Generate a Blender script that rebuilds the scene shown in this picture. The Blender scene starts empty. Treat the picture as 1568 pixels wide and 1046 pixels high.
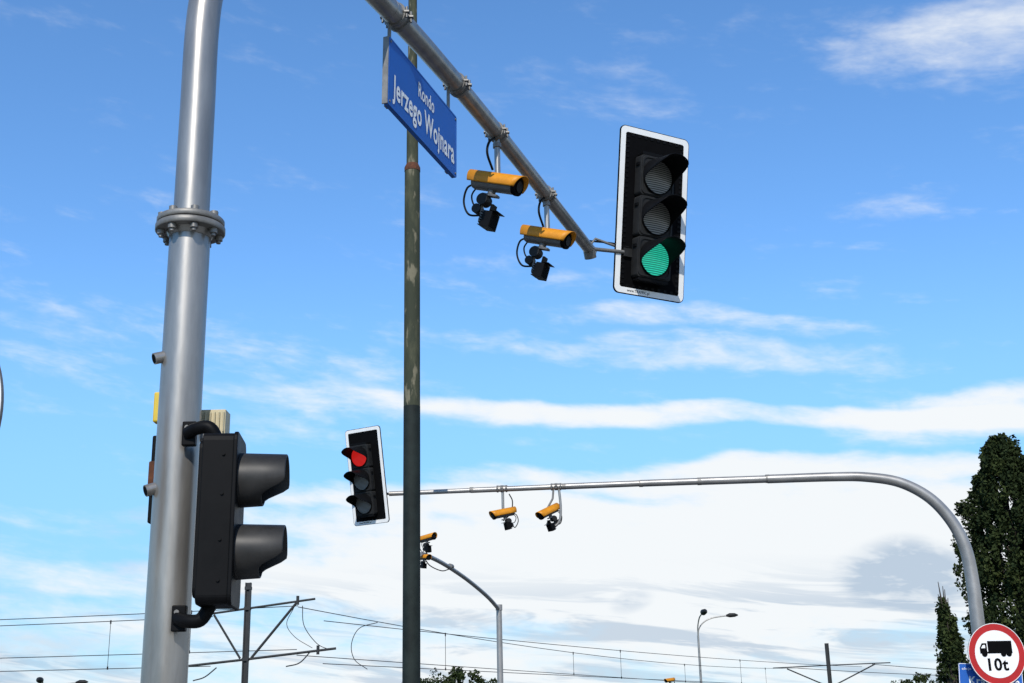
import bpy, math, random
import numpy as np
from mathutils import Vector, Matrix, Euler
random.seed(7); rng=np.random.default_rng(7)
SC=bpy.context.scene
rad=math.radians

# ------------------------------------------------------------------ camera
p=rad(17.03); roll=rad(1.3)
F=Vector((0,math.cos(p),math.sin(p))); U0=Vector((0,-math.sin(p),math.cos(p))); R0=Vector((1,0,0))
U=U0*math.cos(roll)+R0*math.sin(roll); R=R0*math.cos(roll)-U0*math.sin(roll)
cam=bpy.data.cameras.new("Camera"); co=bpy.data.objects.new("Camera",cam); SC.collection.objects.link(co)
cam.lens=36*1900/1568; cam.sensor_width=36; cam.clip_end=6000; cam.clip_start=.05
M=Matrix((R,U,-F)).transposed().to_4x4(); M.translation=(0,0,1.6); co.matrix_world=M
SC.camera=co
EYE=1.6

# ------------------------------------------------------------------ materials
def newmat(name):
    m=bpy.data.materials.new(name); m.use_nodes=True
    nt=m.node_tree; b=nt.nodes['Principled BSDF']; return m,nt,b
def mat(name,col,rough=.5,metal=0.,var=.15,scale=8.,bump=0.,col2=None,stretch=(1,1,1),thr=(.35,.65),spec=.5):
    m,nt,b=newmat(name)
    tc=nt.nodes.new('ShaderNodeTexCoord'); mp=nt.nodes.new('ShaderNodeMapping'); mp.inputs['Scale'].default_value=stretch
    nt.links.new(tc.outputs['Object'],mp.inputs[0])
    n=nt.nodes.new('ShaderNodeTexNoise'); n.inputs['Scale'].default_value=scale; n.inputs['Detail'].default_value=5
    n.inputs['Roughness'].default_value=.65
    nt.links.new(mp.outputs[0],n.inputs['Vector'])
    r=nt.nodes.new('ShaderNodeValToRGB'); nt.links.new(n.outputs[0],r.inputs[0])
    r.color_ramp.elements[0].position=thr[0]; r.color_ramp.elements[1].position=thr[1]
    c2=col2 if col2 else tuple(min(1,c*(1+var)) for c in col)
    c1=col if col2 else tuple(c*(1-var) for c in col)
    r.color_ramp.elements[0].color=(*c1,1); r.color_ramp.elements[1].color=(*c2,1)
    nt.links.new(r.outputs[0],b.inputs['Base Color'])
    mr=nt.nodes.new('ShaderNodeMapRange'); mr.inputs['To Min'].default_value=max(.03,rough-.1); mr.inputs['To Max'].default_value=min(1,rough+.12)
    nt.links.new(n.outputs[0],mr.inputs[0]); nt.links.new(mr.outputs[0],b.inputs['Roughness'])
    b.inputs['Metallic'].default_value=metal
    b.inputs['Specular IOR Level'].default_value=spec
    if bump:
        bp=nt.nodes.new('ShaderNodeBump'); bp.inputs['Strength'].default_value=bump; bp.inputs['Distance'].default_value=.01
        nt.links.new(n.outputs[0],bp.inputs['Height']); nt.links.new(bp.outputs[0],b.inputs['Normal'])
    return m
GALV=mat('galvanised_steel',(.30,.285,.262),.34,.62,.17,11,.04,stretch=(1,1,.18))
GALV2=mat('galvanised_steel_dark',(.19,.183,.17),.5,.4,.25,11,.12)
GALVF=mat('galvanised_far',(.31,.30,.285),.40,.5,.15,3,0)
BLACK=mat('black_plastic',(.004,.004,.0045),.5,0,.2,14,spec=.10)
BLACKM=mat('black_matt',(.003,.003,.0035),.8,0,.2,14,spec=.06)
WHITE=mat('white_paint',(.82,.82,.80),.5,0,.03,6)
ORANGE=mat('orange_paint',(.57,.22,.010),.45,0,.16,9,spec=.3)
DGREY=mat('dark_grey_plastic',(.018,.018,.018),.55,0,.2,12,spec=.18)
VISG=mat('grey_visor_plastic',(.026,.025,.024),.45,0,.2,10,spec=.28)
MGREY=mat('grey_cast',(.13,.125,.12),.5,.3,.2,12)
BLUE=mat('sign_blue',(.014,.105,.42),.45,0,.06,5,spec=.3)
RED=mat('sign_red',(.42,.012,.012),.45,0,.1,5)
BEIGE=mat('beige_plastic',(.50,.43,.27),.55,0,.1,8)
YEL=mat('yellow_paint',(.62,.44,.03),.5,0,.1,8)
RUST=mat('rust',(.09,.03,.012),.9,0,.4,30,.3)
WIRE=mat('dark_wire',(.02,.02,.022),.6,.1,.1,5,spec=.2)
CAT=mat('mast_steel',(.030,.032,.034),.6,.2,.2,3,spec=.3)
CABLE=mat('black_rubber',(.006,.006,.006),.6,0,.1,5,spec=.15)
def stripe_mat(name,col,dark,emit):
    m,nt,b=newmat(name)
    tc=nt.nodes.new('ShaderNodeTexCoord'); sp=nt.nodes.new('ShaderNodeSeparateXYZ'); nt.links.new(tc.outputs['Object'],sp.inputs[0])
    a=nt.nodes.new('ShaderNodeMath'); a.operation='MULTIPLY'; a.inputs[1].default_value=2*math.pi/.0185
    nt.links.new(sp.outputs['Z'],a.inputs[0])
    s=nt.nodes.new('ShaderNodeMath'); s.operation='SINE'; nt.links.new(a.outputs[0],s.inputs[0])
    r=nt.nodes.new('ShaderNodeMapRange'); r.inputs['From Min'].default_value=-.5; r.inputs['From Max'].default_value=.6
    nt.links.new(s.outputs[0],r.inputs[0])
    mx=nt.nodes.new('ShaderNodeMix'); mx.data_type='RGBA'; nt.links.new(r.outputs[0],mx.inputs['Factor'])
    mx.inputs['A'].default_value=(*dark,1); mx.inputs['B'].default_value=(*col,1)
    nt.links.new(mx.outputs['Result'],b.inputs['Base Color'])
    b.inputs['Roughness'].default_value=.3; b.inputs['Specular IOR Level'].default_value=.3
    if emit:
        nt.links.new(mx.outputs['Result'],b.inputs['Emission Color']); b.inputs['Emission Strength'].default_value=emit
    return m
L_OFF=stripe_mat('lens_unlit',(.33,.325,.31),(.06,.06,.056),0)
L_GREEN=stripe_mat('lens_green_lit',(.025,.50,.33),(.004,.13,.09),1.0)
L_RED=stripe_mat('lens_red_lit',(.75,.02,.015),(.45,.01,.01),.7)

# ------------------------------------------------------------------ mesh builder
def catmull(pts,n=6):
    P=[Vector(q) for q in pts]; P=[P[0]*2-P[1]]+P+[P[-1]*2-P[-2]]
    out=[]
    for i in range(1,len(P)-2):
        for k in range(n):
            t=k/n; a,b,c,d=P[i-1],P[i],P[i+1],P[i+2]
            out.append(.5*((2*b)+(c-a)*t+(2*a-5*b+4*c-d)*t*t+(3*b-a-3*c+d)*t**3))
    out.append(P[-2]); return out
class MB:
    def __init__(s): s.v=[];s.f=[];s.m=[];s.mats=[];s.sm=[]
    def mi(s,m):
        if m not in s.mats: s.mats.append(m)
        return s.mats.index(m)
    def add(s,vs,fs,m,smooth=False,T=None):
        o=len(s.v)
        for q in vs:
            q=Vector(q); s.v.append(T@q if T else q)
        k=s.mi(m)
        for f in fs: s.f.append([o+i for i in f]); s.m.append(k); s.sm.append(smooth)
        return s
    def tube(s,pts,r,m,seg=16,caps=True,T=None):
        P=[Vector(q) for q in pts]; n=len(P)
        rr=r if isinstance(r,(list,tuple)) else [r]*n
        tang=[]
        for i in range(n):
            t=(P[min(i+1,n-1)]-P[max(i-1,0)]); tang.append(t.normalized() if t.length>1e-9 else Vector((0,0,1)))
        up=Vector((0,0,1)) if abs(tang[0].z)<.9 else Vector((1,0,0))
        x=tang[0].cross(up).normalized(); vs=[]
        for i in range(n):
            x=(x-tang[i]*x.dot(tang[i])).normalized(); y=tang[i].cross(x)
            for k in range(seg):
                a=2*math.pi*k/seg; vs.append(P[i]+(x*math.cos(a)+y*math.sin(a))*rr[i])
        fs=[]
        for i in range(n-1):
            for k in range(seg):
                k2=(k+1)%seg; fs.append([i*seg+k,i*seg+k2,(i+1)*seg+k2,(i+1)*seg+k])
        s.add(vs,fs,m,True,T)
        if caps:
            s.add(vs[:seg],[list(range(seg))[::-1]],m,False,T); s.add(vs[-seg:],[list(range(seg))],m,False,T)
        return s
    def box(s,c,d,m,Rm=None,T=None):
        c=Vector(c); h=Vector(d)/2; vs=[]
        for z in(-1,1):
            for y in(-1,1):
                for x in(-1,1):
                    q=Vector((x*h.x,y*h.y,z*h.z)); vs.append(c+(Rm@q if Rm else q))
        return s.add(vs,[[0,2,3,1],[4,5,7,6],[0,1,5,4],[2,6,7,3],[0,4,6,2],[1,3,7,5]],m,False,T)
    def prism(s,poly,y0,y1,m,T=None):     # poly in local xz, extruded along y (y0 = front)
        n=len(poly); vs=[(a,y0,b) for a,b in poly]+[(a,y1,b) for a,b in poly]
        fs=[list(range(n)),list(range(n,2*n))[::-1]]+[[i,i+n,(i+1)%n+n,(i+1)%n] for i in range(n)]
        return s.add(vs,fs,m,False,T)
    def ring(s,o,i_,y0,y1,m,T=None):
        n=len(o); vs=[(a,y0,b) for a,b in o]+[(a,y0,b) for a,b in i_]+[(a,y1,b) for a,b in o]+[(a,y1,b) for a,b in i_]
        fs=[]
        for k in range(n):
            j=(k+1)%n
            fs+= [[k,j,n+j,n+k],[k,2*n+k,2*n+j,j],[n+k,n+j,3*n+j,3*n+k]]
        return s.add(vs,fs,m,False,T)
    def visor(s,c,r,L,lmin,m,T=None,seg=40,drop=.0,lo=-.5,hi=.35,taper=0.):
        c=Vector(c); vs=[]
        for R_ in (r,r-.007):
            for fr in (0,.5,1):
                for k in range(seg):
                    a=2*math.pi*k/seg; cs=math.cos(a); t=min(1,max(0,(cs-lo)/(hi-lo))); t=t*t*(3-2*t)
                    l=L*(lmin+(1-lmin)*t)*fr
                    rr=R_*(1-taper*fr)
                    vs.append(c+Vector((rr*math.sin(a),-l,rr*cs-drop*l)))
        fs=[]
        for k in range(seg):
            j=(k+1)%seg
            for q in (0,1):
                fs.append([q*seg+k,q*seg+j,(q+1)*seg+j,(q+1)*seg+k])
                fs.append([(q+3)*seg+k,(q+4)*seg+k,(q+4)*seg+j,(q+3)*seg+j])
            fs.append([2*seg+k,2*seg+j,5*seg+j,5*seg+k])
        return s.add(vs,fs,m,True,T)
    def dome(s,c,r,h,m,T=None,seg=32):
        c=Vector(c); vs=[c+Vector((0,-h,0))]; fs=[]
        for q,(fr,hh) in enumerate(((.35,.88),(.7,.5),(1,0))):
            for k in range(seg):
                a=2*math.pi*k/seg; vs.append(c+Vector((r*fr*math.sin(a),-h*hh,r*fr*math.cos(a))))
        for k in range(seg):
            j=(k+1)%seg; fs.append([0,1+k,1+j])
            for q in (0,1): fs.append([1+q*seg+k,1+(q+1)*seg+k,1+(q+1)*seg+j,1+q*seg+j])
        return s.add(vs,fs,m,True,T)
    def obj(s,name,parent=None,bevel=0.,local=False):
        me=bpy.data.meshes.new(name); me.from_pydata([tuple(q) for q in s.v],[],s.f)
        for m in s.mats: me.materials.append(m)
        me.polygons.foreach_set('material_index',s.m); me.polygons.foreach_set('use_smooth',s.sm); me.update()
        ob=bpy.data.objects.new(name,me); SC.collection.objects.link(ob)
        if bevel:
            b=ob.modifiers.new('bevel','BEVEL'); b.width=bevel; b.segments=2; b.limit_method='ANGLE'; b.angle_limit=rad(50)
        if parent is not None:
            ob.parent=parent
            if not local: ob.matrix_parent_inverse=MW[parent.name].inverted()
        return ob
MW={}
def empty(name,loc=(0,0,0),mtx=None):
    e=bpy.data.objects.new(name,None); SC.collection.objects.link(e); e.empty_display_size=.3
    m=mtx if mtx is not None else Matrix.Translation(loc); e.matrix_world=m; MW[e.name]=m.copy(); return e
def rrect(w,h,r,n=6,cx=0,cz=0):
    out=[]
    for (sx,sz,a0) in ((1,1,0),(-1,1,90),(-1,-1,180),(1,-1,270)):
        for k in range(n+1):
            a=rad(a0+90*k/n); out.append((cx+sx*(w/2-r)+r*math.cos(a),cz+sz*(h/2-r)+r*math.sin(a)))
    return out
def circ(r,n=48): return [(r*math.cos(2*math.pi*k/n),r*math.sin(2*math.pi*k/n)) for k in range(n)]
def text_mesh(txt,m,w,cx,z0,hcap,y,name,parent,bold=.0):
    cu=bpy.data.curves.new(name,'FONT'); cu.body=txt; cu.size=1; cu.extrude=0.0; cu.resolution_u=3; cu.offset=bold; cu.space_character=1.05+bold
    o=bpy.data.objects.new(name+'_tmp',cu); SC.collection.objects.link(o)
    bpy.context.view_layer.update()
    me=bpy.data.meshes.new_from_object(o.evaluated_get(bpy.context.evaluated_depsgraph_get()))
    bpy.data.objects.remove(o)
    a=np.array([v.co[:] for v in me.vertices]); x0,x1=a[:,0].min(),a[:,0].max()
    s=w/(x1-x0); sz=hcap/.70
    for v in me.vertices:
        v.co=(cx+(v.co.x-(x0+x1)/2)*s, y, z0+v.co.y*sz)
    me.materials.clear(); me.materials.append(m)
    ob=bpy.data.objects.new(name,me); SC.collection.objects.link(ob); ob.parent=parent
    return ob
def RT(loc,yaw,tilt=0,rollz=0):
    return Matrix.Translation(loc)@Matrix.Rotation(yaw,4,'Z')@Matrix.Rotation(tilt,4,'X')@Matrix.Rotation(rollz,4,'Y')

# ------------------------------------------------------------------ traffic light with backboard
def traffic_light(loc,yaw,tilt,bw,bh,lit,hz=-.06,hx=-.03):
    e=empty('traffic_light',mtx=RT(loc,yaw,tilt))
    b=MB()
    b.prism(rrect(bw,bh,.055),.0,.014,BLACKM)
    b.ring(rrect(bw-.014,bh-.014,.05),rrect(bw-.118,bh-.118,.022),-.003,.001,WHITE)
    for k in range(30):
        z=-bh/2+.10+k*(bh-.20)/29
        for sx in(-1,1): b.box((sx*(bw/2-.085),-.002,z),(.03,.005,.02),BLACK)
    for k in range(8):
        for sz in(-1,1): b.box((-.24+k*.068,-.002,sz*(bh/2-.08)),(.03,.005,.022),BLACK)
    for sx in (-1,1): b.box((sx*.07+hx,.03,0),(.03,.03,bh-.2),DGREY)
    b.obj('backboard',e,0,True)
    h=MB(); sp=.372; bwid=.36
    for k in range(3):
        z=hz+(1-k)*sp
        h.prism(rrect(bwid,sp-.006,.03,cx=hx,cz=z),-.105,-.008,DGREY)
        h.ring(rrect(bwid-.02,sp-.026,.04,cx=hx,cz=z),rrect(bwid-.05,sp-.056,.05,cx=hx,cz=z),-.113,-.104,DGREY)
        h.visor((hx,-.104,z),.163,.30,.08,BLACK,lo=-.30,hi=.75,drop=.05)
        for sx in(-1,1): h.box((hx+sx*(bwid/2+.006),-.06,z+.1),(.012,.05,.03),BLACK)
    h.prism(rrect(bwid-.04,.03,.01,cx=hx,cz=hz+1.5*sp+.013),-.1,-.01,BLACK)
    h.prism(rrect(bwid-.04,.03,.01,cx=hx,cz=hz-1.5*sp-.013),-.1,-.01,BLACK)
    h.obj('signal_housing',e,.003,True)
    nm=['top_lens','middle_lens','bottom_lens']
    for k in range(3):
        l=MB(); l.dome((0,0,0),.152,.022,L_OFF if k!=lit[0] else lit[1])
        o=l.obj(nm[k],e,0,True); o.location=(hx,-.109,hz+(1-k)*sp)
    text_mesh('www.TRAFFIC.pl',BLACKM,.24,-.12,-bh/2+.024,.024,-.0045,'maker_label',e,.01)
    return e
traffic_light((1.283,10.31,EYE+4.322),rad(29.5),rad(9.2),.755,1.53,(2,L_GREEN))
traffic_light((-2.35,19.42,EYE+3.775),rad(-31),rad(10.5),.70,1.53,(0,L_RED))

# ------------------------------------------------------------------ traffic camera
def traffic_camera(loc,direction,ir=(.03,0,-.27),size=1.,yfl=1):
    d=Vector(direction).normalized(); zax=Vector((0,0,1)); y=zax.cross(d).normalized(); z=d.cross(y)
    mt=Matrix((d,y,z)).transposed().to_4x4()@Matrix.Scale(size,4); mt.translation=loc
    e=empty('traffic_camera',mtx=mt)
    b=MB()
    def ext(sec,x0,x1,m,sl=0):
        n=len(sec); vs=[(x0,a,c) for a,c in sec]+[(x1+sl*c,a,c) for a,c in sec]
        b.add(vs,[list(range(n))[::-1],list(range(n,2*n))]+[[i,(i+1)%n,(i+1)%n+n,i+n] for i in range(n)],m,False)
    ext(rrect(.124,.112,.045),-.175,.15,MGREY)
    ext(rrect(.140,.128,.062),.148,.178,BLACKM)
    b.tube([(.176,0,0),(.185,0,0)],.04,BLACK,20)
    b.obj('housing',e,.004,True)
    s=MB(); n=26; vs=[]; xs=[-.205,-.1,.05,.15,.205]
    for q,rr in enumerate((.080,.0765)):
        for x in xs:
            for k in range(n+1):
                a=rad(-112+224*k/n)
                xx=x
                if x==xs[-1]: xx=x+.03*(math.cos(a))-.015
                if x==xs[0]: xx=x-.015*math.cos(a)
                vs.append((xx,rr*math.sin(a),rr*.92*math.cos(a)+.004))
    N=n+1; X=len(xs); fs=[]; 
    for i in range(X-1):
        for k in range(n):
            fs.append([i*N+k,i*N+k+1,(i+1)*N+k+1,(i+1)*N+k])
            o=X*N; fs.append([o+i*N+k,o+(i+1)*N+k,o+(i+1)*N+k+1,o+i*N+k+1])
    for k in range(n):
        fs.append([k,X*N+k,X*N+k+1,k+1]); fs.append([(X-1)*N+k,(X-1)*N+k+1,(2*X-1)*N+k+1,(2*X-1)*N+k])
    for i in range(X-1):
        fs.append([i*N,(i+1)*N,X*N+(i+1)*N,X*N+i*N]); fs.append([i*N+n,X*N+i*N+n,X*N+(i+1)*N+n,(i+1)*N+n])
    s.add(vs,fs,ORANGE,True); s.obj('sun_shield',e,0,True)
    g=MB(); I=Vector(ir)
    g.tube([(-.02,0,-.05),(-.02,0,-.085)],.028,MGREY,16)
    g.box((-.02,0,-.09),(.12,.05,.016),MGREY)
    g.tube([(-.06,-.04,-.13),(-.06,.04,-.13)],.042,DGREY,20)
    g.tube([(-.09,-.03,-.20),(-.09,.03,-.20)],.034,DGREY,20)
    g.box((-.06,0,-.11),(.05,.045,.05),MGREY)
    g.tube(catmull([(-.06,0,-.14),(-.065,0,-.19),(-.04,0,-.245),(I.x-.06,0,I.z)]),.014,MGREY,10)
    g.tube([(I.x-.075,0,I.z),(I.x-.03,0,I.z)],.03,MGREY,14)
    g.obj('mounting_bracket',e,.002,True)
    l=MB(); l.box(I,(.07,.115,.115),BLACK)
    for k in range(6): l.box(I+Vector((-.045,0,-.045+.018*k)),(.03,.1,.006),BLACK)
    l.box(I+Vector((.04,0,.063)),(.06,.12,.005),BLACK)
    l.box(I+Vector((.036,0,0)),(.004,.095,.095),BLACKM)
    l.box(I+Vector((0,0,.085)),(.02,.06,.06),BLACK)
    l.obj('infrared_lamp',e,.003,True)
    c=MB()
    c.tube(catmull([(-.17,0,-.02),(-.225,.0,-.06),(-.225,.01,-.16),(-.15,.0,-.245),(I.x-.08,0,I.z+.03)]),.0075,CABLE,8)
    c.tube(catmull([(-.16,.02,-.03),(-.19,.03,-.10),(-.14,.03,-.17),(-.06,.02,-.15)]),.006,CABLE,8)
    c.obj('cables',e,0,True)
    return e
traffic_camera((-.08,7.88,EYE+3.555),(.87,-.42,-.34))
traffic_camera((.29,8.93,EYE+3.565),(.87,-.40,-.32))
traffic_camera((-.20,19.27,EYE+3.10),(-.86,-.42,-.22),ir=(-.03,0,-.2),size=1.0)
traffic_camera((.50,19.22,EYE+3.10),(-.72,-.58,-.42),ir=(.05,0,-.23),size=1.0)
traffic_camera((-1.93,26.95,EYE+3.84),(.75,-.6,.1),ir=(0,0,-.22),size=1.1)
traffic_camera((-1.99,26.9,EYE+3.42),(.6,-.75,-.1),ir=(0,0,-.2),size=.9)

# ------------------------------------------------------------------ near signal mast
def clamp(b,c,ax,r,m=GALV2):
    c=Vector(c); ax=Vector(ax).normalized()
    for o in(-.03,.03):
        b.tube([c+ax*(o-.012),c+ax*(o+.012)],r+.01,m,20)
    b.tube([c-ax*.045+Vector((0,0,r*.4)),c+ax*.045+Vector((0,0,r*.4))],r*.75,m,8)
    side=ax.cross(Vector((0,0,1))).normalized()
    for sg in(-1,1):
        for o in(-.03,.03):
            b.tube([c+side*sg*(r+.012)+ax*o-Vector((0,0,.035)),c+side*sg*(r+.012)+ax*o+Vector((0,0,.035))],.007,m,8)
            b.box(c+side*sg*(r+.012)+ax*o,(.03,.03,.012),m)
NX,NY=-1.251,4.517
AX=Vector((.3304,.9439,0))
def W(s,h): return Vector((NX+AX.x*s,NY+AX.y*s,EYE+h))
e=empty('traffic_signal_mast',(NX,NY,0))
b=MB()
zf=EYE+1.885
b.tube([(NX,NY,.0),(NX,NY,.02)],.2,GALV2,24)
b.tube([(NX,NY,.02),(NX,NY,1.2),(NX,NY,zf-.03)],[.083,.081,.078],GALV,48)
path=[W(0,1.92),W(0,2.4),W(0,2.75),W(.03,2.98),W(.12,3.22),W(.29,3.45),W(.55,3.65),W(.9,3.79),W(1.3,3.86),W(1.8,3.905)]
pp=catmull(path,8); n=len(pp)
b.tube(pp,[.0695-.006*i/n for i in range(n)],GALV,40)
b.tube([W(1.78,3.903),W(2.3,3.93),W(2.83,3.945)],[.0645,.0625,.061],GALV,32)
b.tube([W(2.8,3.944),W(3.3,3.946),W(3.7,3.944)],[.0575,.057,.0565],GALV,32)
b.tube([W(3.68,3.944),W(4.3,3.935),W(4.75,3.925)],[.0545,.054,.0535],GALV,32)
b.tube(catmull([W(4.73,3.925),W(5.3,3.912),W(5.85,3.9),W(5.93,3.905)]),.0505,GALV,32)
b.obj('pole_and_arm',e)
b=MB()
for (z0,z1,r) in ((zf-.028,zf-.003,.134),(zf+.003,zf+.026,.130)):
    b.tube([(NX,NY,z0),(NX,NY,z0+.003),(NX,NY,z1-.003),(NX,NY,z1)],[r-.003,r,r,r-.003],GALV2,48)
b.tube([(NX,NY,zf+.024),(NX,NY,zf+.034)],[.082,.074],GALV,40)
b.tube([(NX,NY,zf-.05),(NX,NY,zf-.026)],[.081,.094],GALV,40)
for k in range(8):
    a=rad(22+45*k); c=Vector((NX+.110*math.cos(a),NY+.110*math.sin(a),zf))
    b.tube([c-Vector((0,0,.058)),c+Vector((0,0,.045))],.009,GALV2,10)
    b.tube([c-Vector((0,0,.047)),c-Vector((0,0,.029))],.0165,GALV2,6)
    b.tube([c+Vector((0,0,.027)),c+Vector((0,0,.043))],.0165,GALV2,6)
b.obj('flange',e)
b=MB()
for s_,h_,r in ((1.9,3.91,.064),(2.83,3.945,.061),(3.56,3.945,.057),(4.67,3.927,.054)):
    clamp(b,W(s_,h_),AX,r)
for s_ in (3.565,4.673):
    b.tube([W(s_,3.93),W(s_,3.62)],.021,GALV,14)
    b.tube([W(s_,3.86),W(s_,3.83)],.03,GALV2,14)
    b.tube(catmull([W(s_-.05,3.88),W(s_-.16,3.8),W(s_-.2,3.7),W(s_-.1,3.62)]),.009,CABLE,8)
E1=W(5.9,3.9); B1=Vector((1.0,10.22,EYE+3.93))
b.tube([E1+Vector((-.02,-.05,.0)),B1],.017,GALV2,10)
b.tube([E1+Vector((0,0,.05)),E1+Vector((.05,.03,.12)),B1+Vector((.02,.02,.03))],.012,GALV2,10)
b.tube([W(5.86,3.89),W(5.9,3.83)],.052,GALV2,20)
b.box(B1+Vector((.1,.07,0)),(.25,.05,.08),DGREY,Matrix.Rotation(rad(29),3,'Z'))
b.tube(catmull([W(5.75,3.96),W(5.9,3.99),Vector((.9,10.18,EYE+4.0)),B1+Vector((.05,.02,.05))]),.008,CABLE,8)
b.obj('clamps_and_stalks',e,.0015)
b=MB()
for z,ang in ((EYE+1.345,212),(EYE+.845,212)):
    a=rad(ang); d=Vector((math.cos(a),math.sin(a),-.35)).normalized(); c=Vector((NX,NY,z))+Vector((math.cos(a),math.sin(a),0))*.066
    b.tube([c,c+d*.046],.022,GALV,18); b.tube([c+d*.0461,c+d*.047],.018,BLACKM,18)
b.obj('cable_stubs',e)
b=MB()
b.box((-1.345,4.70,EYE+1.20),(.11,.05,.12),YEL)
b.box((-1.335,4.74,EYE+.92),(.13,.10,.34),BLACK)
b.box((-1.342,4.66,EYE+.93),(.105,.03,.10),RUST)
b.obj('detector_box',e,.006)
b=MB(); b.box((-1.153,4.66,EYE+1.12),(.10,.08,.10),BEIGE)
for k in range(6): b.box((-1.195+.017*k,4.617,EYE+1.12),(.006,.012,.08),BEIGE)
b.box((-1.18,4.60,EYE+1.05),(.03,.10,.02),GALV2)
b.obj('sounder_box',e,.006)

sg=empty('pedestrian_signal',mtx=RT((-1.095,4.40,EYE+.705),rad(95),0))
b=MB(); wd=.23
b.prism(rrect(wd,.60,.03),-.095,.015,BLACK)
b.prism(rrect(wd+.016,.61,.035),-.108,-.0935,BLACK)
b.prism(rrect(wd-.03,.55,.03),.013,.028,BLACK)
for z in (-.22,-.08,.08,.22): b.tube([(-wd/2-.002,-.06,z),(-wd/2-.006,-.06,z)],.006,BLACK,10)
for k in(-1,1):
    b.visor((0,-.106,.128*k+.018),.098,.168,.5,VISG,drop=.0,lo=-.75,hi=-.1,taper=.05)
b.obj('signal_housing',sg,.005,True)
for k,nm_ in ((1,'red_lens'),(-1,'green_lens')):
    l=MB(); l.dome((0,0,0),.094,.015,L_OFF); o=l.obj(nm_,sg,0,True); o.location=(0,-.109,.128*k+.018)
b=MB()
for z in (EYE+1.03,EYE+.37):
    sgn=1 if z>2.3 else -1
    b.box((-1.185,4.425,z),(.05,.03,.09),BLACK)
    b.tube(catmull([(-1.19,4.415,z),(-1.15,4.39,z+.012*sgn),(-1.10,4.38,z+.01*sgn),(-1.07,4.39,z-.04*sgn)]),[.024]*19,BLACK,14)
    b.tube([(-1.19,4.43,z+.02),(-1.19,4.40,z+.02)],.009,GALV2,8)
o=b.obj('brackets',e,.004)

# ------------------------------------------------------------------ street name sign
sn=empty('street_name_sign',mtx=RT((NX+AX.x*2.285,NY+AX.y*2.285,EYE+3.495),math.atan2(AX.y,AX.x),0,rad(1.6)))
b=MB()
b.prism(rrect(1.0,.425,.012),-.006,.006,BLUE)
b.ring(rrect(1.006,.431,.014),rrect(.985,.41,.01),-.0075,.020,BLUE)
for x in(-.44,.44):
    b.box((x,.025,.0),(.035,.03,.40),GALV2)
    b.tube([(x,.025,.18),(x,.025,.40)],.011,GALV2,10)
b.box((-.506,.012,0),(.008,.034,.425),GALV2)
for x in (-.485,.485):
    for z in(-.19,.19): b.tube([(x,-.012,z),(x,-.005,z)],.007,GALV2,8)
b.obj('panel',sn,0,True)
text_mesh('Jerzego Wojnara',WHITE,.91,.005,-.135,.14,-.009,'name_text',sn,.022)
text_mesh('Rondo',WHITE,.235,.02,.050,.095,-.009,'upper_text',sn,.018)

# ------------------------------------------------------------------ far signal mast
FX,FY=6.768,18.747
e2=empty('traffic_signal_mast',(FX,FY,0))
def A2(X,h): return Vector((X,19.5-.086*(X+2.01),EYE+h))
b=MB()
b.tube([(FX,FY,0.12),(FX,FY,.15)],.2,GALV2,20)
b.tube([(FX,FY,.13),(FX,FY,EYE+.35)],[.115,.11],GALVF,32)
b.tube([(FX,FY,EYE+.33),(FX,FY,EYE+.37)],.16,GALVF,32)
bend=catmull([(FX,FY,EYE+.35),(FX,FY,EYE+1.2),(FX,FY,EYE+1.9),A2(6.72,2.38),A2(6.56,2.78),A2(6.28,3.13),A2(5.88,3.37),A2(5.4,3.47),A2(4.9,3.495),A2(3.9,3.50)],8)
n=len(bend); b.tube(bend,[.105-.037*min(1,i/n*1.05) for i in range(n)],GALVF,28)
for x0,x1,r,h0,h1 in ((3.92,2.85,.059,3.50,3.505),(2.87,1.95,.054,3.505,3.508),(1.97,.75,.048,3.508,3.505),(.77,-.7,.043,3.505,3.50),(-.68,-2.0,.037,3.50,3.495)):
    b.tube([A2(x0,h0),A2((x0+x1)/2,(h0+h1)/2),A2(x1,h1)],r,GALVF,20)
for x,r in ((3.9,.066),(2.86,.06),(1.96,.054),(.76,.049),(-.69,.044)): b.tube([A2(x-.03,3.504),A2(x+.03,3.504)],r,GALV2,20)
b.tube([A2(-1.95,3.495),(-2.25,19.53,EYE+3.50)],.02,GALV2,10)
b.obj('pole_and_arm',e2)
b=MB()
for x in (-.17,.68,.60,-.25):
    clamp(b,A2(x,3.505),(1,-.086,0),.046)
b.tube([A2(-.2,3.48),A2(-.2,3.19)],.022,GALV,12)
b.tube(catmull([A2(-.1,3.42),A2(-.05,3.3),A2(-.08,3.12),A2(-.2,3.0)]),.009,CABLE,8)
b.tube(catmull([A2(.68,3.5),A2(.70,3.2),A2(.68,2.98),A2(.58,2.88),A2(.48,2.95)],6),.02,GALV,12)
b.tube([A2(.60,3.5),A2(.58,3.32),A2(.5,3.18)],.016,GALV2,12)
b.obj('clamps_and_stalks',e2,0)

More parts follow.
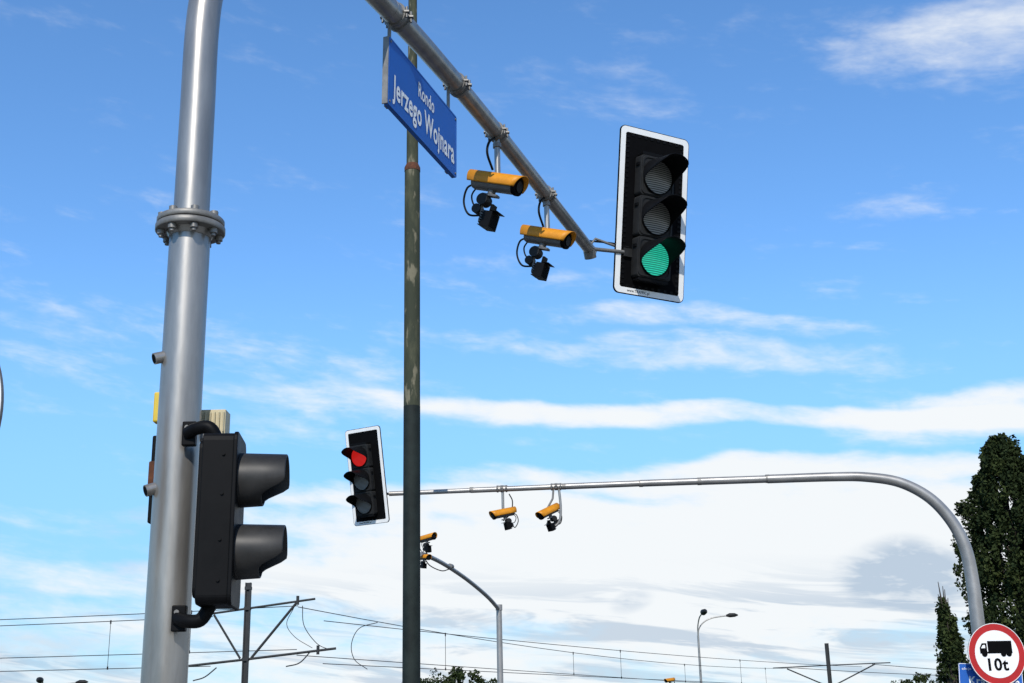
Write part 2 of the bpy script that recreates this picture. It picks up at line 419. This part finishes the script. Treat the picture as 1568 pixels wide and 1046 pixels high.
# ------------------------------------------------------------------ distant camera mast
e3=empty('camera_mast',(-.483,32,0))
b=MB()
b.tube([(-.483,32,0),(-.483,32,EYE+1.4),(-.483,32,EYE+2.74)],[.085,.075,.07],GALVF,20)
b.tube([(-.483,32,EYE+2.70),(-.483,32,EYE+2.84)],.085,GALVF,20)
b.tube(catmull([(-.483,32,EYE+2.72),(-.75,31.2,EYE+2.97),(-1.15,29.9,EYE+3.22),(-1.52,28.7,EYE+3.39),(-1.78,27.8,EYE+3.47),(-2.0,27,EYE+3.49),(-2.08,26.75,EYE+3.47)],6),.048,GALVF,16)
b.tube([(-1.95,27,EYE+3.45),(-1.95,27,EYE+3.80)],.018,GALV2,10)
b.tube([(-1.50,28.75,EYE+3.43),(-1.54,28.6,EYE+3.43)],.06,GALV2,12)
b.tube(catmull([(-1.55,28.6,EYE+3.36),(-1.7,28.2,EYE+3.28),(-1.9,27.4,EYE+3.3),(-2.0,27,EYE+3.42)]),.012,CABLE,8)
b.obj('pole_and_arm',e3)

# ------------------------------------------------------------------ tall centre pole
POLE=mat('old_green_pole_paint',(.040,.046,.030),.85,0,.3,3.5,.3,col2=(.105,.105,.064),stretch=(1.5,1.5,.45),thr=(.45,.78),spec=.2)
nt=POLE.node_tree; bs=nt.nodes['Principled BSDF']; ramp=[n_ for n_ in nt.nodes if n_.type=='VALTORGB'][0]
tc=nt.nodes.new('ShaderNodeTexCoord'); mp=nt.nodes.new('ShaderNodeMapping'); mp.inputs['Scale'].default_value=(9,9,2.6); nt.links.new(tc.outputs['Object'],mp.inputs[0])
nn=nt.nodes.new('ShaderNodeTexNoise'); nn.inputs['Scale'].default_value=1.3; nn.inputs['Detail'].default_value=8; nt.links.new(mp.outputs[0],nn.inputs['Vector'])
rr=nt.nodes.new('ShaderNodeMapRange'); rr.inputs['From Min'].default_value=.58; rr.inputs['From Max'].default_value=.66; nt.links.new(nn.outputs[0],rr.inputs[0])
mx=nt.nodes.new('ShaderNodeMix'); mx.data_type='RGBA'; nt.links.new(rr.outputs[0],mx.inputs['Factor']); nt.links.new(ramp.outputs[0],mx.inputs['A']); mx.inputs['B'].default_value=(.17,.155,.105,1)
nt.links.new(mx.outputs['Result'],bs.inputs['Base Color'])
POLED=mat('dark_green_pole_paint',(.014,.020,.018),.7,0,.3,4,.1,spec=.2)
PX,PY=-1.433,17.
e4=empty('steel_lighting_column',(PX,PY,0)); b=MB()
b.tube([(PX,PY,.12),(PX,PY,.5)],.16,POLED,32)
b.tube([(PX,PY,.4),(PX,PY,5.88)],[.121,.118],POLED,36)
b.tube([(PX,PY,5.87),(PX,PY,9.5)],[.1165,.114],POLE,36)
b.tube([(PX,PY,9.5),(PX,PY,9.56),(PX,PY,9.62)],[.119,.119,.09],RUST,36)
b.tube([(PX,PY,9.6),(PX,PY,10.7)],[.088,.084],POLE,30)
b.tube([(PX,PY,10.65),(PX,PY,10.70)],.094,POLE,30)
b.tube([(PX,PY,10.68),(PX,PY,13.6)],[.074,.062],POLE,30)
b.tube(catmull([(PX,PY,13.6),(PX,PY+.1,14.1),(PX,PY+.6,14.4),(PX,PY+1.3,14.45)]),.05,POLE,16)
b.box((PX,PY+1.6,14.42),(.28,.7,.14),DGREY)
b.obj('column',e4,0)

# ------------------------------------------------------------------ round signs
e5=empty('no_trucks_sign',mtx=RT((6.89,18.48,EYE+.78),rad(8),0))
b=MB()
b.prism(circ(.438),-.0,.012,GALV2)
b.prism(circ(.430),-.0025,.001,RED)
b.ring(circ(.436),circ(.428),-.005,.001,WHITE)
b.prism(circ(.335),-.0055,-.002,WHITE)
tr=[(-.255,-.02),(-.255,.05),(-.215,.115),(-.145,.115),(-.145,-.02)]
b.prism([(x,z+.04) for x,z in tr][::-1],-.008,-.005,BLACKM)
b.prism([(-.13,.02),(-.13,.185),(.24,.185),(.24,.02)][::-1],-.008,-.005,BLACKM)
b.prism([(-.255,.010),(-.255,.035),(.24,.035),(.24,.010)][::-1],-.0085,-.0045,BLACKM)
for x in(-.19,.10,.185):
    b.prism([(x+a*.042,.004+c*.042) for a,c in circ(1,20)],-.0095,-.004,BLACKM)
b.prism([(-.235,.085),(-.205,.13),(-.17,.13),(-.17,.085)][::-1],-.0092,-.0082,WHITE)
b.box((-.05,.08,.0),(.04,.14,.05),GALV2); b.box((-.05,.04,.15),(.3,.03,.03),GALV2); b.box((-.05,.04,-.15),(.3,.03,.03),GALV2)
b.obj('panel',e5,0,True)
text_mesh('10t',BLACKM,.31,.0,-.225,.165,-.0075,'limit_text',e5,.03)
e6=empty('direction_sign',mtx=RT((6.80,18.60,EYE+.435),rad(-8),0,rad(4)))
b=MB(); b.prism(rrect(.88,.42,.02),0,.012,BLUE); b.ring(rrect(.875,.415,.02),rrect(.86,.40,.015),-.003,.001,WHITE)
b.box((-.03,.07,0),(.05,.12,.05),GALV2); b.obj('panel',e6,0,True)
text_mesh('Krakowska',WHITE,.70,.05,-.08,.11,-.004,'name_text',e6,.02)
text_mesh('aleja',WHITE,.13,-.33,.12,.035,-.004,'upper_text',e6)
e7=empty('round_blue_sign',mtx=RT((-2.03,3.95,EYE+.995),rad(-14),0))
b=MB(); b.prism(circ(.40,96),0,.012,GALV2); b.ring(circ(.399,96),circ(.391,96),-.003,.001,WHITE); b.prism(circ(.392,96),-.0025,.001,BLUE)
ar=[(-.03,.24),(-.03,-.05),(-.14,.06),(-.14,-.03),(0,-.2),(.14,-.03),(.14,.06),(.03,-.05),(.03,.24)]
b.prism([(x,z) for x,z in ar],-.005,-.002,WHITE)
b.tube([(0,.05,.35),(0,.05,-2.595)],.03,GALV,16); b.box((0,.02,.15),(.2,.03,.03),GALV2); b.box((0,.02,-.15),(.2,.03,.03),GALV2)
b.obj('panel_and_post',e7,0,True)

# ------------------------------------------------------------------ catenary masts + wires
def cat_mast(X,Y,H,left,right,w=.13):
    e=empty('catenary_mast',(X,Y,0)); b=MB()
    b.box((X-w*.8,Y,H/2),(w*.45,w*1.6,H),CAT); b.box((X+w*.8,Y,H/2),(w*.45,w*1.6,H),CAT); b.box((X,Y,H/2),(w*1.2,w*.5,H),CAT)
    (lx,lz),(rx,rz),(mz)=left[0],right[0],left[2]
    b.tube([(X+lx,Y,lz),(X,Y,mz),(X+rx,Y,rz)],.05,CAT,8)
    if left[1]:
        (l2,z2),(r2,zz2),m2=left[1],right[1],right[2]
        b.tube([(X+l2,Y,z2),(X,Y,m2),(X+r2,Y,zz2)],.055,CAT,8)
        b.tube([(X+rx*.74,Y,rz-.1),(X+.25,Y,m2+.05)],.06,CAT,8)
        b.tube([(X+lx*.9,Y,lz-.05),(X-.25,Y,m2+.05)],.05,CAT,8)
        for q in (rx*.74,r2*.8): b.tube([(X+q,Y,(rz if q==rx*.74 else zz2)+.15),(X+q,Y,(rz if q==rx*.74 else zz2)-.25)],.07,CAT,8)
        b.tube(catmull([(X+r2*.72,Y,zz2-.1),(X+r2*.6,Y,zz2-.6),(X+r2*.45,Y,zz2-.75)]),.03,CAT,6)
        b.tube(catmull([(X+l2*.5,Y,z2-.1),(X+l2*.7,Y,z2-.5),(X+l2*.9,Y,z2-.65)]),.03,CAT,6)
        for hz in (H-.25,mz,m2): b.box((X,Y,hz),(w*2.3,w*1.9,.14),CAT)
    else:
        m2=right[2]
        b.tube([(X+rx*.75,Y,rz-.1),(X+.2,Y,m2)],.06,CAT,8); b.tube([(X+lx*.75,Y,lz-.1),(X-.2,Y,m2)],.06,CAT,8)
        b.tube([(X-5,Y,m2-.2),(X,Y,m2),(X+5,Y,m2)],.05,CAT,8)
    b.obj('mast',e)
cat_mast(-12.42,58,EYE+6.4,[(-1.7,EYE+5.03),(-2.6,EYE+2.73),EYE+5.23],[(3.1,EYE+5.60),(4.1,EYE+3.36),EYE+2.96])
cat_mast(28.9,120,EYE+6.4,[(-5.2,EYE+4.26),None,EYE+4.4],[(5.8,EYE+4.51),None,EYE+2.5],w=.16)
ew=empty('overhead_wires',(0,60,0)); b=MB()
def wire(a,c,sag,r=.016,n=14):
    a=Vector(a);c=Vector(c); P=[a.lerp(c,t/n)-Vector((0,0,4*sag*(t/n)*(1-t/n))) for t in range(n+1)]
    b.tube(P,r,WIRE,6,False); return P
def span(a,c,top_a,top_c,con_a,con_c,sag=.7,r=.019):
    P=wire((*a,EYE+top_a),(*c,EYE+top_c),sag,r,16); Q=wire((*a,EYE+con_a),(*c,EYE+con_c),.03,r,16)
    for k in range(2,16,4): b.tube([P[k],Q[k]],r*.7,WIRE,5,False); b.tube([P[k]+Vector((0,0,.05)),P[k]-Vector((0,0,.12))],.035,WIRE,6); b.tube([Q[k]+Vector((0,0,.1)),Q[k]-Vector((0,0,.04))],.035,WIRE,6)
span((-10.1,58),(26,120),5.25,4.2,3.1,2.3,.8)
span((-8.9,58),(32,120),4.6,4.2,2.7,2.2,.3)
span((-10.1,58),(-50,61),5.3,5.3,3.35,3.35,.25)
span((-14.0,58),(-52,60),4.9,4.75,2.7,2.8,.15)
wire((26,120,EYE+4.2),(80,160,EYE+4),.6,.03); wire((26,120,EYE+2.4),(80,160,EYE+2.3),.1,.03); wire((33,120,EYE+4.4),(90,170,EYE+4),.6,.03)
b.tube(catmull([(-6.55,59,EYE+4.55),(-7.4,59,EYE+4.3),(-7.75,59,EYE+3.6),(-7.6,59,EYE+2.9),(-7.0,59,EYE+2.45)],6),.019,WIRE,6,False)
b.tube(catmull([(-9.9,58,EYE+5.3),(-9.8,58,EYE+4.4),(-9.2,58,EYE+3.6),(-8.6,58,EYE+3.3)],6),.019,WIRE,6,False)
b.tube(catmull([(-10.3,58,EYE+5.2),(-10.6,58,EYE+4.5),(-10.2,58,EYE+3.9),(-9.4,58,EYE+3.4)],6),.015,WIRE,6,False)
b.obj('wires',ew)

# ------------------------------------------------------------------ street lamp (double) far
def street_lamp(X,Y,H,k=1.):
    e=empty('street_lamp',(X,Y,0)); b=MB()
    b.tube([(X,Y,0),(X,Y,2),(X,Y,H-1.6)],[.13,.11,.08],GALVF,14)
    b.tube(catmull([(X,Y,H-1.7),(X+.1,Y,H-1.1),(X+.5,Y,H-.6),(X+1.2,Y,H-.28),(X+2.4,Y,H-.12)]),.05,GALVF,10)
    b.tube(catmull([(X,Y,H-1.7),(X,Y-.1,H-1.0),(X+.1,Y-.6,H-.3),(X+.25,Y-1.6,H+.02)]),.05,GALVF,10)
    b.tube([(X+2.3,Y,H-.13),(X+2.6,Y,H-.1),(X+3.0,Y,H-.09),(X+3.25,Y,H-.1)],[.07,.17,.15,.04],DGREY,12)
    b.tube([(X+.2,Y-1.5,H),(X+.26,Y-1.8,H+.03),(X+.32,Y-2.3,H+.05),(X+.36,Y-2.6,H+.04)],[.08,.24,.2,.05],DGREY,12)
    b.obj('column_and_luminaires',e)
street_lamp(14.08,100,EYE+7.75)
traffic_camera((8.44,72.5,EYE+2.03),(-.8,-.6,-.1),size=1.6)
e8=empty('camera_mast',(8.7,73,0)); b=MB(); b.tube([(8.7,73,0),(8.7,73,EYE+1.6)],.08,GALVF,12); b.tube([(8.7,73,EYE+1.55),(8.44,72.6,EYE+1.95)],.04,GALVF,10); b.obj('pole',e8)
street_lamp(-36.2,98,EYE+3.7)

# ------------------------------------------------------------------ trees
def leafmat():
    m,nt,b_=newmat('poplar_foliage')
    at=nt.nodes.new('ShaderNodeAttribute'); at.attribute_name='tint'
    r=nt.nodes.new('ShaderNodeValToRGB'); nt.links.new(at.outputs['Fac'],r.inputs[0])
    r.color_ramp.elements[0].color=(.011,.020,.008,1); r.color_ramp.elements[1].color=(.044,.058,.018,1)
    nt.links.new(r.outputs[0],b_.inputs['Base Color']); b_.inputs['Roughness'].default_value=.8; b_.inputs['Specular IOR Level'].default_value=.08
    return m
LEAF=leafmat(); BARK=mat('bark',(.05,.04,.03),.9,0,.3,6,.4)
def crown(centers,radii,per,size):
    C=np.repeat(centers,per,axis=0); Rr=np.repeat(radii,per,axis=0); n=len(C)
    d=rng.normal(size=(n,3)); d/=np.linalg.norm(d,axis=1)[:,None]; d*=rng.uniform(.25,1.05,(n,1))**.6
    P=C+d*Rr
    a=rng.normal(size=(n,3)); a/=np.linalg.norm(a,axis=1)[:,None]
    c=rng.normal(size=(n,3)); c=np.cross(a,c); c/=np.linalg.norm(c,axis=1)[:,None]
    s=size*rng.uniform(.5,1.2,(n,1))
    V=np.stack([P-a*s,P+c*s*.6,P+a*s,P-c*s*.6],1).reshape(-1,3)
    tint=np.repeat(rng.uniform(0,1,len(centers))**1.5,per)*.65+rng.uniform(0,.35,n)
    return V,tint
def mesh_leaves(name,V,tint,parent):
    me=bpy.data.meshes.new(name); n=len(V)//4
    me.vertices.add(4*n); me.vertices.foreach_set('co',V.ravel())
    me.loops.add(4*n); me.loops.foreach_set('vertex_index',np.arange(4*n)); me.polygons.add(n)
    me.polygons.foreach_set('loop_start',np.arange(0,4*n,4)); me.update(calc_edges=True)
    at=me.attributes.new('tint','FLOAT','FACE'); at.data.foreach_set('value',tint.astype(np.float32))
    me.materials.append(LEAF); me.validate()
    o=bpy.data.objects.new(name,me); SC.collection.objects.link(o); o.parent=parent; o.matrix_parent_inverse=MW[parent.name].inverted(); return o
def poplar(X,Y,H,rm,nc,per=110,z0=1.0,lean=0,k1=1.6,ex=.5):
    e=empty('poplar_tree',(X,Y,0))
    t=rng.uniform(0,1,nc)**.85; prof=rm*np.minimum(1,(1-t)**ex*k1)*(.75+.25*np.minimum(1,t*5))
    ang=rng.uniform(0,2*math.pi,nc); fr=rng.uniform(.35,1.0,nc)**.6
    wob=1+.14*np.sin(ang*3+t*9)+.10*np.sin(t*31+ang)+rng.uniform(-.16,.12,nc)
    r=prof*fr*wob
    C=np.stack([X+r*np.cos(ang)+lean*t,Y+r*np.sin(ang),z0+t*(H-z0-.4)],1)
    w=rng.uniform(.22,.46,nc)*(.65+.35*(1-t)); Rr=np.stack([w,w,w*rng.uniform(1.5,2.3,nc)],1)
    V,ti=crown(C,Rr,per,.105); mesh_leaves('foliage',V,ti,e)
    b=MB(); b.tube([(X,Y,0),(X,Y,H*.3),(X+lean*.5,Y,H*.6),(X+lean,Y,H*.93)],[.35,.26,.15,.03],BARK,12)
    for k in range(26):
        z=H*(.12+.028*k); a=k*2.4; rr_=rm*.7*(1-z/H)**.5
        b.tube([(X,Y,z),(X+rr_*.5*math.cos(a),Y+rr_*.5*math.sin(a),z+.8),(X+rr_*math.cos(a),Y+rr_*math.sin(a),z+2.0)],[.08,.05,.015],BARK,6)
    b.obj('trunk_and_limbs',e)
poplar(23.75,60,EYE+13.1,2.38,760,per=105,lean=.1)
poplar(26.7,61.5,EYE+12.0,2.2,420)
poplar(20.35,60.5,EYE+5.2,.62,100,per=100,k1=1.4)
ed=empty('distant_trees',(0,150,0))
cs=[];rs=[]; TL=[(-9.7,150,6.6,2.6),(-6.6,151,7.2,2.6),(-12,149,6.0,2.2),(-3.5,152,5.8,2.0),(-67,150,5.8,3),(50,160,5.5,4),(62,160,6,5),(-90,150,6,5),(-40,165,4.6,5),(15,170,4,4)]
for (x,y,h,r) in TL:
    n=60; a=rng.normal(size=(n,3)); a/=np.linalg.norm(a,axis=1)[:,None]; a*=rng.uniform(.3,1,(n,1))**.4
    cs.append(np.array([x,y,h-r*.8])+a*np.array([r*1.15,r,r])); rs.append(np.full((n,3),.55)*rng.uniform(.7,1.4,(n,1)))
V,ti=crown(np.concatenate(cs),np.concatenate(rs),50,.2); mesh_leaves('foliage',V,ti,ed)
b=MB()
for (x,y,h,r) in TL: b.tube([(x,y,0),(x,y,2.5),(x,y,h-r)],[.3,.2,.08],BARK,8)
b.obj('trunks',ed)

# ------------------------------------------------------------------ ground, road, islands
GR=mat('grass',(.045,.075,.02),.95,0,.4,2.5,.5); AS=mat('asphalt',(.05,.05,.052),.85,0,.25,30,.3)
PAV=mat('concrete_paving',(.22,.21,.195),.85,0,.15,4,.2); KERB=mat('kerb_stone',(.32,.31,.3),.8,0,.15,6,.2)
def sheet(name,x0,x1,y0,y1,z,m):
    b=MB(); b.add([(x0,y0,z),(x1,y0,z),(x1,y1,z),(x0,y1,z)],[[0,1,2,3]],m); return b.obj(name)
sheet('ground',-3000,3000,-3000,3000,0,GR)
sheet('road',-80,80,6.3,46,.004,AS)
def island(name,poly,h=.12):
    b=MB(); n=len(poly)
    cx=sum(q[0] for q in poly)/n; cy=sum(q[1] for q in poly)/n
    inn=[(cx+(x-cx)*(1-.15/max(.4,math.hypot(x-cx,y-cy))),cy+(y-cy)*(1-.15/max(.4,math.hypot(x-cx,y-cy)))) for x,y in poly]
    vs=[(x,y,.0) for x,y in poly]+[(x,y,h) for x,y in poly]+[(x,y,h) for x,y in inn]
    b.add(vs,[[i,(i+1)%n,(i+1)%n+n,i+n] for i in range(n)]+[[n+i,n+(i+1)%n,2*n+(i+1)%n,2*n+i] for i in range(n)],KERB)
    b.add([(x,y,h) for x,y in inn],[list(range(n))],PAV); return b.obj(name)
island('traffic_island',[(-1.43+1.3*math.cos(a*math.pi/16),17+3*math.sin(a*math.pi/16)) for a in range(32)])
island('traffic_island',[(9+3.6*math.cos(a*math.pi/16),19+3.5*math.sin(a*math.pi/16)) for a in range(32)])
island('traffic_island',[(-.5+1.5*math.cos(a*math.pi/16),32+3*math.sin(a*math.pi/16)) for a in range(32)])
b=MB(); b.box((0,6.22,.06),(160,.16,.12),KERB); b.obj('kerb')
b=MB(); b.box((0,1.07,-.04),(160,10.14,.10),PAV); b.obj('pavement')
b=MB()
for k in range(-12,13):
    b.add([(k*4,10.9,.008),(k*4+2,10.9,.008),(k*4+2,11.02,.008),(k*4,11.02,.008)],[[0,1,2,3]],WHITE)
for k in range(7): b.add([(-6.5-.9*k,6.8,.008),(-6.0-.9*k,6.8,.008),(-6.0-.9*k,10.4,.008),(-6.5-.9*k,10.4,.008)],[[0,1,2,3]],WHITE)
b.obj('road_markings')
b=MB()
for y in (56.6,58.03,61,62.43): b.box((0,y,.05),(240,.07,.14),CAT)
b.obj('tram_tracks')

# ------------------------------------------------------------------ world
w=bpy.data.worlds.new("World"); SC.world=w; w.use_nodes=True
nt=w.node_tree; bg=nt.nodes['Background']
SUN_D=Vector((-.08,-.76,.65)).normalized()  # towards sun
sky=nt.nodes.new('ShaderNodeTexSky'); sky.sky_type='NISHITA'; sky.sun_disc=False
sky.sun_elevation=math.asin(SUN_D.z); sky.sun_rotation=math.atan2(SUN_D.x,SUN_D.y)
sky.air_density=1.0; sky.dust_density=.2; sky.ozone_density=3.0
def N(t): return nt.nodes.new(t)
def sock(x,inp):
    if isinstance(x,(int,float)): inp.default_value=x
    else: nt.links.new(x,inp)
def mth(op,a,b_=None,c=None,clamp=False):
    n_=N('ShaderNodeMath'); n_.operation=op; n_.use_clamp=clamp
    sock(a,n_.inputs[0])
    if b_ is not None: sock(b_,n_.inputs[1])
    if c is not None: sock(c,n_.inputs[2])
    return n_.outputs[0]
tc=N('ShaderNodeTexCoord'); sp=N('ShaderNodeSeparateXYZ'); nt.links.new(tc.outputs['Generated'],sp.inputs[0])
az=mth('ARCTAN2',sp.outputs['X'],sp.outputs['Y']); el=mth('ARCSINE',sp.outputs['Z'])
def noise(ax,ay,off,detail=6,rough=.6,dist=0,sc=1):
    cb=N('ShaderNodeCombineXYZ'); nt.links.new(mth('MULTIPLY_ADD',az,ax,mth('MULTIPLY',el,ax*.12)),cb.inputs[0]); nt.links.new(mth('MULTIPLY_ADD',el,ay,mth('MULTIPLY',az,ay*.10)),cb.inputs[1]); cb.inputs[2].default_value=off
    n_=N('ShaderNodeTexNoise'); n_.inputs['Scale'].default_value=sc; n_.inputs['Detail'].default_value=detail; n_.inputs['Roughness'].default_value=rough; n_.inputs['Distortion'].default_value=dist
    nt.links.new(cb.outputs[0],n_.inputs['Vector']); return n_.outputs[0]
def mr(x,a,b_,c=0.,d=1.,smooth=True):
    n_=N('ShaderNodeMapRange'); n_.interpolation_type='SMOOTHSTEP' if smooth else 'LINEAR'
    n_.inputs['From Min'].default_value=a; n_.inputs['From Max'].default_value=b_; n_.inputs['To Min'].default_value=c; n_.inputs['To Max'].default_value=d
    nt.links.new(x,n_.inputs[0]); return n_.outputs[0]
nw=noise(9,36,3.1,5,.60,.3)      # wispy streaks
nf=noise(38,95,9.7,3,.6,.2)     # fine
nb=noise(4,16,5.5,3,.6,.4)      # broad
wz=mth('MULTIPLY',mth('SUBTRACT',noise(7,7,1.7,2,.5),.5),.04)
elw=mth('ADD',el,wz)
def streak(a0,e0,ha,hb,sl,st):
    da=mth('SUBTRACT',az,a0)
    de=mth('SUBTRACT',mth('SUBTRACT',elw,e0),mth('MULTIPLY',da,sl))
    q=mth('ADD',mth('POWER',mth('ABSOLUTE',mth('DIVIDE',da,ha)),2.),mth('POWER',mth('ABSOLUTE',mth('DIVIDE',de,hb)),2.))
    return mth('MULTIPLY',mr(q,0.,2.2,1.,0.),st)
streaks=[(.14,.312,.17,.0085,-.13,.72),(.171,.279,.22,.015,-.10,.74),(.19,.224,.25,.0085,-.09,1.12),(.36,.212,.11,.020,.04,1.2),(-.05,.243,.16,.009,-.08,.62),
 (.42,.502,.13,.034,-.05,.85),(.06,.495,.10,.020,-.1,.35),(-.27,.272,.20,.040,-.05,.36),(.33,.37,.1,.010,-.1,.18),(-.01,.355,.13,.015,-.05,.32),
 (.16,.127,.34,.050,-.02,1.8),(.20,.182,.24,.009,-.05,.9),(-.1,.175,.16,.010,-.05,.7),(-.33,.155,.13,.009,-.03,.6),(-.36,.30,.1,.012,.05,.25),(-.28,.11,.16,.012,-.02,.8)]
acc=None
for s_ in streaks:
    o=streak(*s_); acc=o if acc is None else mth('ADD',acc,o)
low=mr(mth('ADD',el,mth('MULTIPLY',az,-.08)),.170,.05,0.,.76)
wis=mth('ADD',mth('MULTIPLY',nw,.9),mth('MULTIPLY',nf,.40))
wv=mth('MULTIPLY',mth('SUBTRACT',wis,.65),mr(el,.32,.5,1.45,1.0))
dens=mth('ADD',mth('ADD',mth('MULTIPLY',acc,.60),low),mth('ADD',mth('MULTIPLY',mth('SUBTRACT',nb,.5),.5),wv))
mask=mth('MULTIPLY',mr(dens,.07,.98,0.,1.),.98)
gb=noise(7,62,21.,5,.62,.6)
grey=mth('MULTIPLY',mr(gb,.47,.60,0.,1.),mr(el,.125,.07,0.,.8))
for g in ((.305,.096,.045,.020,-.1,1.25),(-.30,.145,.030,.03,0,.65),(-.37,.05,.08,.015,0,.5),(.09,.088,.014,.008,.3,.5)):
    grey=mth('ADD',grey,mth('MULTIPLY',streak(*g),mr(nf,.35,.6,.45,1.)),clamp=True)
cc=N('ShaderNodeMix'); cc.data_type='RGBA'; nt.links.new(grey,cc.inputs['Factor']); cc.inputs['A'].default_value=(9.2,9.5,9.7,1); cc.inputs['B'].default_value=(5.2,6.2,7.4,1)
hs=N('ShaderNodeHueSaturation'); hs.inputs['Saturation'].default_value=1.10; hs.inputs['Value'].default_value=1.98; nt.links.new(sky.outputs[0],hs.inputs['Color'])
tint=N('ShaderNodeMix'); tint.data_type='RGBA'; tint.blend_type='MULTIPLY'; tint.inputs['Factor'].default_value=1.; nt.links.new(hs.outputs[0],tint.inputs['A']); tint.inputs['B'].default_value=(.80,.98,1.10,1)
# haze layer keeps the low sky a clean light blue instead of green-yellow
hz=N('ShaderNodeMix'); hz.data_type='RGBA'; nt.links.new(mr(el,.38,.08,0.,.75),hz.inputs['Factor']); nt.links.new(tint.outputs['Result'],hz.inputs['A']); hz.inputs['B'].default_value=(2.6,5.7,8.9,1)
# the sky overhead is darker than near the horizon
zn=N('ShaderNodeMix'); zn.data_type='RGBA'; zn.blend_type='MULTIPLY'; zn.inputs['Factor'].default_value=1.; nt.links.new(hz.outputs['Result'],zn.inputs['A'])
zc=N('ShaderNodeCombineXYZ'); zz=mr(el,.52,1.1,1.,.55)
for i in range(3): nt.links.new(zz,zc.inputs[i])
nt.links.new(zc.outputs[0],zn.inputs['B'])
fm=N('ShaderNodeMix'); fm.data_type='RGBA'; nt.links.new(mask,fm.inputs['Factor']); nt.links.new(zn.outputs['Result'],fm.inputs['A']); nt.links.new(cc.outputs['Result'],fm.inputs['B'])
nt.links.new(fm.outputs['Result'],bg.inputs[0]); bg.inputs[1].default_value=.1

sl=bpy.data.lights.new('sun','SUN'); sl.energy=4.0; sl.angle=rad(.5); sl.color=(1,.95,.87)
so=bpy.data.objects.new('sun',sl); SC.collection.objects.link(so); so.rotation_euler=SUN_D.to_track_quat('Z','Y').to_euler(); so.location=(0,0,30)
vs=SC.view_settings; vs.view_transform='Standard'; vs.look='None'; vs.exposure=0; vs.gamma=1
